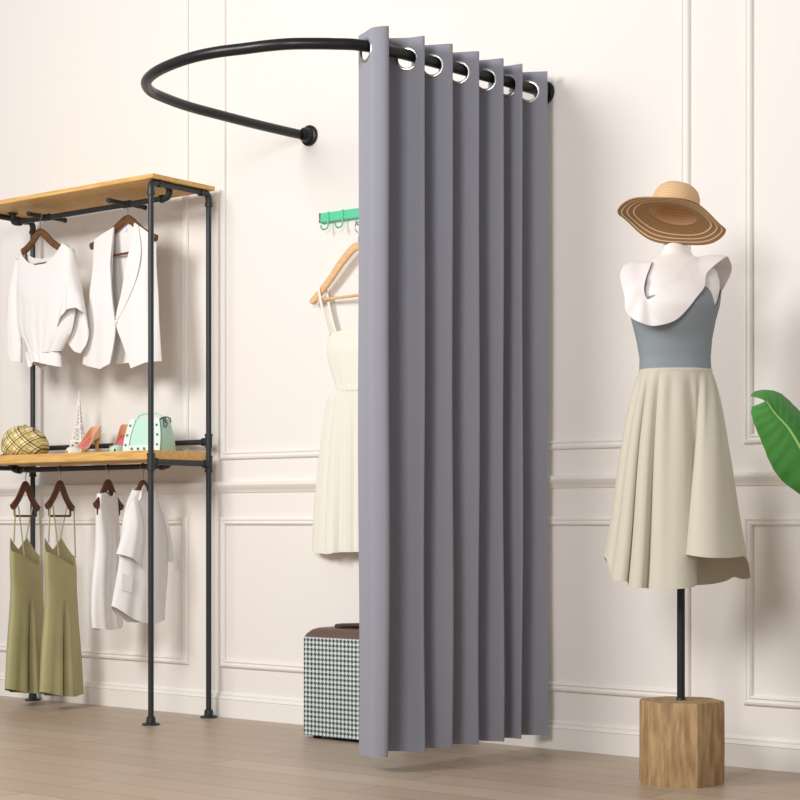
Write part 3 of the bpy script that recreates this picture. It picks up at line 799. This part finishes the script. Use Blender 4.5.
for q in (Vector((.084, -.018, bh - .020)), ):
    mb.tube([q + Vector((0, R * math.cos(a), R * math.sin(a))) for a in [2 * PI * k / 16 for k in range(16)]], .0022, 6, closed=True)
mb.box((.080, -.018, bh - .004), (.006, .014, .016)); mb.build('ring_clasp', M['stud'], root)
mb = MB(); mb.tube(cat([Vector((.066, -.03, bh - .004)), Vector((.075, -.012, bh + .006)), Vector((.075, .02, bh + .004)), Vector((.070, .034, bh - .012))], 4), .003, 6); mb.build('top_cord', M['stud'], root)

# ------------------------------------------------------------------ hook rail, hanger and cream dress on the wall
a = on_y(320, 218, -.022); b_x = .20
root = thing('hook_rail', 'mint green wall rail with small hooks above the cream dress', 'hook rail', (a.x, 0, a.z))
mb = MB(); mb.box(((a.x + b_x) / 2, -.012, a.z), (b_x - a.x, .02, .034)); mb.build('bar', M['green'], root, world=True, bevel=.003)
for px in (320.6, ):
    mb = MB(); mb.box((a.x - .002, -.012, a.z), (.006, .022, .036)); mb.build('end_cap', M['stud'], root, world=True, bevel=.001)
HX = [on_y(327, 220, -.03).x, on_y(341.5, 220, -.03).x, on_y(362, 220, -.03).x, .02, .1]
for x in HX:
    mb = MB(); pts = [Vector((x, -.0235, a.z + .019)), Vector((x, -.0245, a.z)), Vector((x, -.0245, a.z - .022)), Vector((x, -.028, a.z - .040)), Vector((x, -.048, a.z - .050)), Vector((x, -.060, a.z - .047)), Vector((x, -.065, a.z - .036))]
    mb.tube(cat(pts, 4), .0028, 8); mb.box((x, -.0235, a.z), (.010, .003, .034)); mb.build('hook', M['green'], root, world=True)
hx = HX[2]
hk = Vector((hx, -.052, a.z - .046)); sx, sy, sc = proj(*hk)
al = math.radians(-4); F = Frame(hk, al)
tl = F.p(312, 303); axz = F.p(sx, 246).z
hroot = thing('coat_hanger', 'light beech hanger hanging from the mint green hook rail', 'hanger', hk, al)
hroot_ = hroot
def light_hanger():
    hw = abs(tl.x); zl = tl.z; zx = axz
    for_m = M['hanger3']
    L = [Vector((-hw, 0, zl)), Vector((-hw * .88, 0, zl + .022)), Vector((-hw * .6, 0, zl + (zx - zl) * .42)), Vector((-hw * .3, 0, zl + (zx - zl) * .78)), Vector((0, 0, zx))]
    L = L + [Vector((-p.x, 0, p.z)) for p in reversed(L[:-1])]
    path = cat(L, 5); rings = []; N = len(path)
    for i, p in enumerate(path):
        a_ = abs(i / (N - 1) * 2 - 1); h = .016 - .004 * a_; w = .007 + .005 * max(0, a_ - .6) / .4
        if a_ > .97: h *= .6
        t = (path[min(i + 1, N - 1)] - path[max(i - 1, 0)]).normalized(); nn = Vector((-t.z, 0, t.x))
        rings.append([p + nn * h * math.copysign(abs(math.sin(q)) ** .6, math.sin(q)) + Vector((0, 1, 0)) * w * math.copysign(abs(math.cos(q)) ** .6, math.cos(q)) for q in [2 * PI * k / 12 for k in range(12)]])
    mb = MB(); mb.loft(rings); mb.build('shoulder_arms', for_m, hroot, sharp=60)
    mb = MB(); mb.cyl((-hw * .9, 0, zl + .008), (hw * .9, 0, zl + .008), .0055, 10); mb.build('trouser_bar', for_m, hroot)
    R = .016; c0 = Vector((0, 0, -R + .0045))
    pts = [Vector((0, 0, zx + .01)), Vector((0, 0, c0.z - R * 1.6)), Vector((-R * .5, 0, c0.z - R * .95))]
    for k in range(9):
        a_ = math.radians(215) - k * math.radians(235) / 8
        pts.append(c0 + Vector((R * math.cos(a_), 0, R * math.sin(a_))))
    mb = MB(); mb.tube(cat(pts, 4), .002, 8); mb.build('hook', M['wire'], hroot)
light_hanger()
root = thing('sundress', 'cream strappy sundress with gathered skirt on the light beech hanger', 'dress', hk, al)
mid = sx
def mir(pts): return [(2 * mid - x, y) for x, y in pts]
bl = [(329, 334), (327, 345), (328, 360), (333, 376), (337, 389)]
pouch(F, root, 'bodice', M['cream'], bl, mir(bl), [(332, 333), (345, 331), (mid, 330), (2 * mid - 345, 330), (2 * mid - 332, 332)], [(350, 390), (mid, 390)], topb=[(333, 336), (mid, 338), (2 * mid - 333, 336)], th=(.018, .030, .028), fold=folder(.004, (3, 5), 51, .3), bridge=False)
sl = [(337, 388), (329, 396), (325, 415), (321, 440), (317, 475), (314, 510), (312, 550)]
pouch(F, root, 'skirt', M['cream'], sl, mir(sl), [(346, 389), (mid, 389)], [(320, 553), (332, 554), (345, 552), (mid, 552)], th=(.028, .028, .030), fold=folder(.018, (5, 8, 11), 52, .0), ns=90, nv=50)
wl = [(336, 386), (336, 391)]
pouch(F, root, 'waist_seam', M['cream'], wl, mir(wl), [(mid, 386)], [(mid, 391)], th=(.030, .031, .031), fold=folder(.004, (9, 14), 53, -.5), ns=60, nv=4)
for sgn in (0, 1):
    for k, (a0, b0, y0, y1) in enumerate((((321, 289), (332, 335), -.0125, -.014), ((324, 290), (334, 336), .0125, .014))):
        pa, pm, pb = F.p(*a0), F.p((a0[0] + b0[0]) / 2 - 1, (a0[1] + b0[1]) / 2), F.p(*b0)
        if sgn:
            for q in (pa, pm, pb): q.x = -q.x
        pa.y, pm.y, pb.y = y0, (y0 + y1) / 2, y1
        mb = MB(); cp = cat([pa, pm, pb], 5)
        mb.grid([[p + Vector((-.006, 0, 0)), p + Vector((.006, 0, 0))] for p in cp]); mb.build('shoulder_strap', M['cream'], root, solid=.002)

# ------------------------------------------------------------------ suitcase
YS = -.30
p = on_y(300.5, 640, YS); zt = on_y(310, 637, YS).z
x0, x1, d = p.x + .004, p.x + .46, .21
root = thing('suitcase', 'black and white houndstooth suitcase with brown trim standing behind the curtain', 'suitcase', ((x0 + x1) / 2, YS + d / 2, 0))
def rrect(x0, x1, y0, y1, r, z, n=6):
    out = []
    for cx_, cy_, a0 in ((x1 - r, y1 - r, 0), (x0 + r, y1 - r, 90), (x0 + r, y0 + r, 180), (x1 - r, y0 + r, 270)):
        for k in range(n + 1):
            a = math.radians(a0 + 90 * k / n); out.append(Vector((cx_ + r * math.cos(a), cy_ + r * math.sin(a), z)))
    return out
mb = MB(); mb.loft([rrect(x0, x1, YS, YS + d, .02, .012), rrect(x0, x1, YS, YS + d, .02, zt - .006), rrect(x0 + .002, x1 - .002, YS + .002, YS + d - .002, .02, zt)]); mb.build('shell', M['hound'], root, world=True, sharp=60)
mb = MB(); rr = []
for i, z, r in ((.002, zt, .02), (.006, zt + .010, .022), (.018, zt + .024, .028), (.032, zt + .030, .03)):
    rr.append(rrect(x0 + i, x1 - i, YS + i, YS + d - i, r, z))
mb.loft(rr); mb.build('lid', M['brown'], root, world=True, sharp=60)
mb = MB(); zc = zt + .030
mb.tube(cat([Vector((x0 + .10, YS + .07, zc - .004)), Vector((x0 + .13, YS + .07, zc + .008)), Vector((x0 + .22, YS + .07, zc + .013)), Vector((x1 - .13, YS + .07, zc + .008)), Vector((x1 - .10, YS + .07, zc - .004))], 6), .008, 10); mb.build('carry_handle', M['dbrown'], root, world=True)
mb = MB(); mb.loft([rrect(x0 + .06, x1 - .06, YS + .095, YS + .16, .02, zc - .002), rrect(x0 + .06, x1 - .06, YS + .095, YS + .16, .02, zc + .009), rrect(x0 + .066, x1 - .066, YS + .101, YS + .154, .02, zc + .012)]); mb.build('top_pad', M['dbrown'], root, world=True)
for x in (x0 + .04, x1 - .04):
    for y in (YS + .04, YS + d - .04):
        mb = MB(); mb.lathe([(0, 0), (.014, 0), (.016, .006), (.014, .013), (0, .013)], 16, (x, y, 0)); mb.build('foot', M['dbrown'], root, world=True)

# ------------------------------------------------------------------ mannequin and what it wears
MP = on_y(681, 700, -.40)
base = Vector((MP.x, MP.y, 0)); ALC = math.atan2(RT[1], RT[0])
FM = Frame(base, ALC); SC = proj(base.x, base.y, .75)[2]
def mp(px, py, d=0): return FM.p(px, py, d / SC)
stump_z = MP.z
root = thing('dress_form', 'white headless dress form on a black pole and rough wooden block', 'mannequin', base, ALC)
rings = []
NST = 28; rnd = random.Random(5)
fac = [1, .97, .95, .97, 1.0, .96, .97]
def stump_r(a):
    # rough six-sided block
    k = (a % (PI / 3)) - PI / 6
    return .1245 * (math.cos(PI / 6) / math.cos(k)) ** .75 * (1 + .012 * math.sin(5 * a + 1) + .008 * math.sin(11 * a))
for z, s in ((0, .985), (.01, 1), (stump_z * .5, 1.005), (stump_z - .006, 1), (stump_z, .985)):
    rings.append([Vector((stump_r(2 * PI * k / NST + .3) * s * math.cos(2 * PI * k / NST), stump_r(2 * PI * k / NST + .3) * s * .92 * math.sin(2 * PI * k / NST), z)) for k in range(NST)])
mb = MB(); mb.loft(rings); mb.build('wooden_block', M['stump'], root, sharp=22)
torso_l = [(243.5, 676, 12.6, 11.8, 0), (246, 676, 12.8, 12, 0), (250, 676, 13.6, 13, 0), (256, 676, 17, 14.5, 0), (260, 676, 25, 17, 0), (265, 675.5, 35, 20, 0), (272, 675, 41.5, 24, 1), (282, 674.5, 44, 28.5, 3), (295, 674, 44, 33, 5), (308, 673, 43, 36, 6), (322, 673, 39.5, 33, 4), (340, 674, 35.5, 28.5, 1), (358, 675, 33.3, 26, 0), (373, 675.3, 34, 26.5, 0), (395, 676, 40, 31, -1), (425, 676, 46, 36, -2), (450, 677, 46, 36, -2), (462, 678, 38, 29, -1), (468, 679, 20, 16, 0)]
def torso_at(y):
    L = torso_l
    if y <= L[0][0]: return L[0][1:]
    for a, b in zip(L, L[1:]):
        if a[0] <= y <= b[0]:
            t = (y - a[0]) / (b[0] - a[0]); t = t
            return tuple(a[i] + (b[i] - a[i]) * t for i in range(1, 5))
    return L[-1][1:]
def ring_at(y, grow=0, n=48):
    cx_, hw, hd, d0 = torso_at(y); out = []
    for k in range(n):
        a = 2 * PI * k / n
        out.append(body_pt(a, y, grow))
    return out
def body_pt(a, y, grow=0):
    cx_, hw, hd, d0 = torso_at(y)
    e = .9
    x = (hw + grow) * math.copysign(abs(math.cos(a)) ** e, math.cos(a)); d = (hd + grow) * math.copysign(abs(math.sin(a)) ** e, math.sin(a))
    if d > 0 and 285 < y < 335: d += 3.0 * math.sin(PI * (y - 285) / 50) * (math.exp(-((x - 14) / 12) ** 2) + math.exp(-((x + 22) / 12) ** 2))
    q = mp(cx_, y, 0); return Vector((q.x + x / SC, -(d + d0) / SC, q.z))
ys = []
for a, b in zip(torso_l, torso_l[1:]):
    ys += [a[0] + (b[0] - a[0]) * k / 4 for k in range(4)]
ys.append(torso_l[-1][0])
mb = MB(); mb.loft([ring_at(y) for y in ys]); mb.build('torso', M['dummy'], root, sharp=50)
q = mp(676, 243.5); mb = MB(); mb.lathe([(0, -.002), (.0345, -.002), (.0355, .001), (.034, .004), (0, .0045)], 28, (q.x, 0, q.z)); mb.build('neck_cap', M['dummy'], root)
q = mp(679, 467)
mb = MB(); mb.cyl((0, 0, stump_z - .01), (0, 0, q.z + .01), .0115, 16); mb.build('pole', M['post'], root)
mb = MB(); mb.lathe([(0, 0), (.014, 0), (.014, .004), (.0118, .007), (0, .007)], 20, (0, 0, stump_z)); mb.build('pole_collar', M['post'], root)

# dress
root = thing('dress', 'dress with white ruffled collar, blue-grey bodice and beige skirt on the dress form', 'dress', base, ALC)
N = 72
def bod_top(a):
    # a: 0 = picture right, 90 deg = towards the viewer
    d = math.degrees(a) % 360
    def sc_(x, c, w): return math.exp(-((x - c) / w) ** 2)
    y = 290 + 20 * sc_(d, 33, 15) + 20 * sc_(d, 150, 14) + 4 * sc_(d, 270, 60)
    y += 10 * sc_(d, 120, 25)
    return y
rows = []
nv = 30
for i in range(nv + 1):
    row = []
    for k in range(N):
        a = 2 * PI * k / N; y = bod_top(a) + (374.5 - bod_top(a)) * i / nv
        row.append(body_pt(a, y, 1.2))
    rows.append(row)
mb = MB(); mb.grid(rows, closed_u=True); mb.build('bodice', M['knit'], root, solid=.002, off=1, sharp=60)
col_st = [((650, 299, 38), (654, 326, 45)), ((664, 289, 36), (676, 320, 45)), ((677, 277, 31), (692, 303, 41)), ((686, 267, 24), (703, 289, 36)),
          ((692, 260, 15), (708, 272, 31)), ((696, 257.5, 5), (727, 256, 16)), ((697, 257.5, -4), (731, 269, -6)), ((694, 260, -14), (722, 292, -20)),
          ((684, 262, -21), (702, 296, -36)), ((668, 262, -22), (668, 300, -40)), ((657, 262, -18), (640, 288, -32)), ((653, 261.5, -8), (626, 276, -14)),
          ((652, 262, 2), (624, 265, 2)), ((650, 267, 14), (621, 273, 14)), ((646, 278, 26), (624, 298, 30)), ((644, 289, 33), (629, 316, 37)), ((646, 297, 37), (640, 322, 43))]
ci = cat([Vector(a) for a, b in col_st], 8, True); co_ = cat([Vector(b) for a, b in col_st], 8, True)
def clear(p, m):
    """keep a cloth point (x px, y px, depth px) outside the torso"""
    kk = 1 - p.z / F_PX
    y0 = HY - (HY - p.y) * kk; x0 = CX + (p.x - CX) * kk
    cx_, hw, hd, d0 = torso_at(y0); dx = (x0 - cx_) / (hw + 2)
    if abs(dx) >= 1: return p
    sfc = (hd + 2) * (1 - abs(dx) ** (2 / .9)) ** .45 + (3.2 if 283 < y0 < 337 else 0)
    if p.z >= d0: p.z = max(p.z, d0 + sfc + m)
    else: p.z = min(p.z, d0 - sfc - m)
    return p
rows = []
for k in range(13):
    t = k / 12; row = []
    for i, (a, b) in enumerate(zip(ci, co_)):
        p = a.lerp(b, t); c0 = Vector((675, 0, 0)); dr = Vector((p.x - 675, 0, p.z)).normalized()
        p = p + dr * (math.sin(PI * t) * 2.0) + Vector((0, -math.sin(PI * t) * 2.0, 0)) + dr * 1.3 * t * math.sin(i * .55)
        p = clear(clear(p, 1.4 + 1.6 * t), 1.4 + 1.6 * t)
        row.append(mp(*p))
    rows.append(row)
for _ in range(3):
    rows = [[(r[i - 1] + r[i] * 2 + r[(i + 1) % len(r)]) / 4 if j in (0, 12) else (r[i - 1] + r[i] * 2 + r[(i + 1) % len(r)] + rows[j - 1][i] + rows[j + 1][i]) / 6 for i in range(len(r))] for j, r in enumerate(rows)]
inn = rows[0]; out_ = rows[-1]
mb = MB(); mb.grid(rows, closed_u=True); mb.build('ruffled_collar', M['collar'], root, solid=.0018, sharp=80)
# neckline facing just under the collar (shows blue-grey at the far edge)
rows = [[mp(*(clear(a.copy(), .5) + Vector((0, .8, 0)))) for a in ci], [mp(*clear(a.lerp(b, .25), .3)) for a, b in zip(ci, co_)]]
mb = MB(); mb.grid(rows, closed_u=True); mb.build('neck_facing', M['grey'], root, solid=.002)
# skirt
front = [(604, 557, -2), (607, 560, 8), (611, 572, 16), (613, 580, 25), (620, 581, 33), (626, 581, 33), (628, 583, 27), (629, 586, 33), (634, 588, 43), (641, 588, 46), (646, 588, 41), (648, 588.5, 38), (650, 589, 45), (658, 590, 54), (668, 590, 58), (678, 589, 60), (688, 588, 58), (695, 586, 52), (696.5, 580, 44), (692, 568, 40), (687, 558, 46), (687, 555, 58), (694, 556, 70), (706, 557.5, 76), (720, 558, 74), (734, 557.5, 62), (744, 556, 42)]
back = [(748, 562, 22), (750, 574, 2), (750, 578, -14), (742, 579, -34), (734, 577, -44), (726, 581, -56), (712, 584, -64), (698, 585, -62), (684, 584, -72), (664, 582, -72), (648, 578, -60), (634, 576, -62), (620, 570, -46), (610, 564, -36), (605, 559, -18)]
def seglen(P_): 
    L = [0]
    for a, b in zip(P_, P_[1:]): L.append(L[-1] + (b - a).length)
    return L
hp = [mp(*p) for p in front]; hb = [mp(*p) for p in back]
hf = cat(hp, 8); nf = len(hf)
hbk = cat([hp[-1]] + hb + [hp[0]], 6)[1:-1]
Lf = seglen(hf); Lb = seglen([hf[-1]] + hbk + [hf[0]])
hem = []; ang = []
for p, l in zip(hf, Lf): hem.append(p); ang.append(PI - PI * l / Lf[-1])
for p, l in zip(hbk, Lb[1:-1]): hem.append(p); ang.append(-PI * l / Lb[-1])
K = len(hem)
smooth = []
W_ = 16
for i in range(K):
    acc = Vector((0, 0, 0))
    for k in range(-W_, W_ + 1): acc += hem[(i + k) % K]
    smooth.append(acc / (2 * W_ + 1))
rows = []; nv = 36
for j in range(nv + 1):
    v = j / nv; row = []
    for i in range(K):
        w0 = body_pt(ang[i], 371.5, 2.0)
        det = hem[i] - smooth[i]
        hip = .016 * math.sin(PI * min(1, v * 1.1)) * (1 - v)
        w0 += Vector((math.cos(ang[i]), -math.sin(ang[i]), 0)) * (.0035 * math.sin(17 * ang[i]) * min(1, v * 9))
        p = w0.lerp(smooth[i], v) + det * (v ** .65)
        r_ = Vector((p.x - mp(676, 400).x, p.y, 0)).normalized(); p += r_ * hip
        row.append(p)
    rows.append(row)
mb = MB(); mb.grid(rows, closed_u=True); mb.build('skirt', M['skirt'], root, solid=.002, sharp=80)
mb = MB(); rows = [[body_pt(2 * PI * k / N, y, g) for k in range(N)] for y, g in ((370, 1.8), (371, 2.6), (373.5, 2.6), (375, 1.8))]
mb.grid(rows, closed_u=True); mb.build('waist_seam', M['skirt'], root, solid=.001)

# straw hat: its back brim rests on the neck cap
CR, BR = 23 / SC, 53 / SC
dcen = 58                                                   # towards the viewer, px
q = mp(673, 215, dcen); c = FM.loc + FM.u * q.x + Vector((0, 0, q.z)) + FM.n * (dcen / SC)
pitch, roll = math.radians(-11), math.radians(14.5)
rot = Matrix.Rotation(ALC, 4, 'Z') @ Matrix.Rotation(roll, 4, 'Y') @ Matrix.Rotation(pitch, 4, 'X')
root = thing('straw_hat', 'wide-brimmed tan straw hat with striped brim perched on the dress form neck', 'hat', c, rot=rot)
mb = MB(); N = 64; rows = []
for i in range(15):
    t = i / 14; r = CR * 1.02 + (BR - CR * 1.02) * t; row = []
    for k in range(N):
        a = 2 * PI * k / N
        z = -.020 * t ** 1.1 + .006 * t * t * math.sin(3 * a + .4) + .0045 * t * t * math.sin(5 * a + 2.0)
        row.append(Vector((r * (1 + .02 * t * math.sin(2 * a)) * math.cos(a), r * (1 + .02 * t * math.sin(2 * a)) * math.sin(a), z)))
    rows.append(row)
mb.grid(rows, closed_u=True); brim = mb.build('brim', brim_mat(CR, BR), root, solid=.003, off=0)
mb = MB(); Hc = 30 / SC
mb.grid([[Vector((r * CR * math.cos(2 * PI * k / N), r * CR * math.sin(2 * PI * k / N), z * Hc)) for k in range(N)] for r, z in ((1.03, 0), (1.03, .12), (1.01, .3), (.98, .5), (.93, .68), (.84, .82), (.70, .92), (.50, .98), (.25, 1.0), (.02, 1.0))], closed_u=True)
mb.build('crown', crown_mat(), root, solid=.003)

# ------------------------------------------------------------------ plant at the right edge
PB = on_y(872, 700, -.62); base = Vector((PB.x, PB.y, 0))
FP = Frame(base, ALC); SP = proj(base.x, base.y, .75)[2]
def pp(px, py, d=0): return FP.p(px, py, d / SP)
root = thing('potted_plant', 'green broad-leaved plant reaching in beside the wall panel at the right edge', 'plant', base, ALC)
mb = MB(); mb.lathe([(0, 0), (.105, 0), (.115, .01), (.145, .26), (.150, .275), (.142, .275), (.136, .25), (0, .25)], 40); mb.build('pot', M['pot'], root, sharp=50)
mb = MB(); mb.lathe([(0, .245), (.136, .245), (.10, .252), (0, .256)], 30); mb.build('soil', M['soil'], root)
lf = [((766, 401), (750.5, 396), (752, 407)), ((769, 405), (755, 391.5), (751.5, 413)), ((773, 411), (765, 390), (754, 423)), ((778, 417), (774, 391), (758, 433)), ((783, 422), (782, 394.5), (763, 445)),
      ((789, 429), (791, 402.5), (769, 460)), ((796, 440), (801, 413), (776, 473)), ((806, 458), (816, 433), (787, 485)), ((819, 484), (832, 463), (803, 496)), ((834, 509), (843, 495), (824, 512)), ((848, 530), (850, 527), (845, 531))]
def make_leaf(tf, parent, rnd_):
    mid_ = cat([tf(*m, 12) for m, u, l in lf], 5); up = cat([tf(*u, -2) for m, u, l in lf], 5); lo = cat([tf(*l, -6) for m, u, l in lf], 5)
    rows = []
    for i, (m_, u_, l_) in enumerate(zip(mid_, up, lo)):
        row = []
        for k in range(-8, 9):
            t = abs(k) / 8; e = u_ if k < 0 else l_
            p = m_.lerp(e, t); p.y += -.012 * math.sin(PI * t) + .0025 * t * math.sin(i * 1.3 + k * .2)
            row.append(p)
        rows.append(row)
    mb = MB(); mb.grid(rows); leaf = mb.build('leaf', M['leaf'], parent, solid=.0015, sharp=80)
    mb = MB(); n_ = len(mid_); mb.tube([p + Vector((0, -.003, 0)) for p in mid_], [.0012 + .004 * i / n_ for i in range(n_)], 8); mb.build('midrib', M['rib'], leaf)
    return mid_[-1]
e0 = make_leaf(pp, root, 1)
def stalk(e, bx_):
    mb = MB(); mb.tube(cat([e, e + Vector((.016, 0, -.06)), Vector((bx_ * 1.4, e.y * .5, .55 * e.z + .1)), Vector((bx_, 0, .25))], 8), .009, 10); mb.build('leaf_stalk', M['rib'], root)
stalk(e0, -.02)
def other(shift, mirror):
    c0 = pp(848, 530)
    def tf(x, y, d=0):
        q = pp(x, y, d) - c0; q = Vector((-q.x if mirror else q.x, q.y, q.z)); return q + c0 + Vector(shift)
    return tf
e1 = make_leaf(other((.12, .05, .25), True), root, 2); stalk(e1, .03)
e2 = make_leaf(other((.14, -.03, -.02), True), root, 3); stalk(e2, .02)

# ------------------------------------------------------------------ light
w = bpy.data.worlds.new('room_light'); S.world = w; w.use_nodes = True
bg = w.node_tree.nodes['Background']; bg.inputs[0].default_value = (1.0, .985, .97, 1); bg.inputs[1].default_value = .38
def area(name, loc, target, size, power, col=(1, .96, .91)):
    L = bpy.data.lights.new(name, 'AREA'); L.shape = 'DISK'; L.size = size; L.energy = power; L.color = col
    o = bpy.data.objects.new(name, L); COL.objects.link(o); o.location = loc
    o.rotation_euler = (Vector(target) - Vector(loc)).to_track_quat('-Z', 'Y').to_euler()
    return o
area('key_light', (-1.0, -4.4, 3.0), (.1, 0, 1.5), 1.5, 125, (1, .985, .965))  # added unseen area lamp: broad key light from the upper left front
area('fill_light', (1.9, -4.6, 2.3), (.3, -.3, 1.3), 1.1, 72, (1, .99, .98))  # added fill from the right front, no window there; brightens the curtain crests
cam = bpy.data.cameras.new('camera'); co = bpy.data.objects.new('camera', cam); COL.objects.link(co)
co.location = (CAM[0], CAM[1], H); co.rotation_euler = (PI / 2, 0, TH)
cam.sensor_width = 36; cam.lens = 36 * F_PX / 800; cam.shift_y = (HY - 400) / 800
S.camera = co
S.view_settings.view_transform = 'Standard'; S.view_settings.look = 'None'; S.view_settings.exposure = .14; S.view_settings.gamma = 1
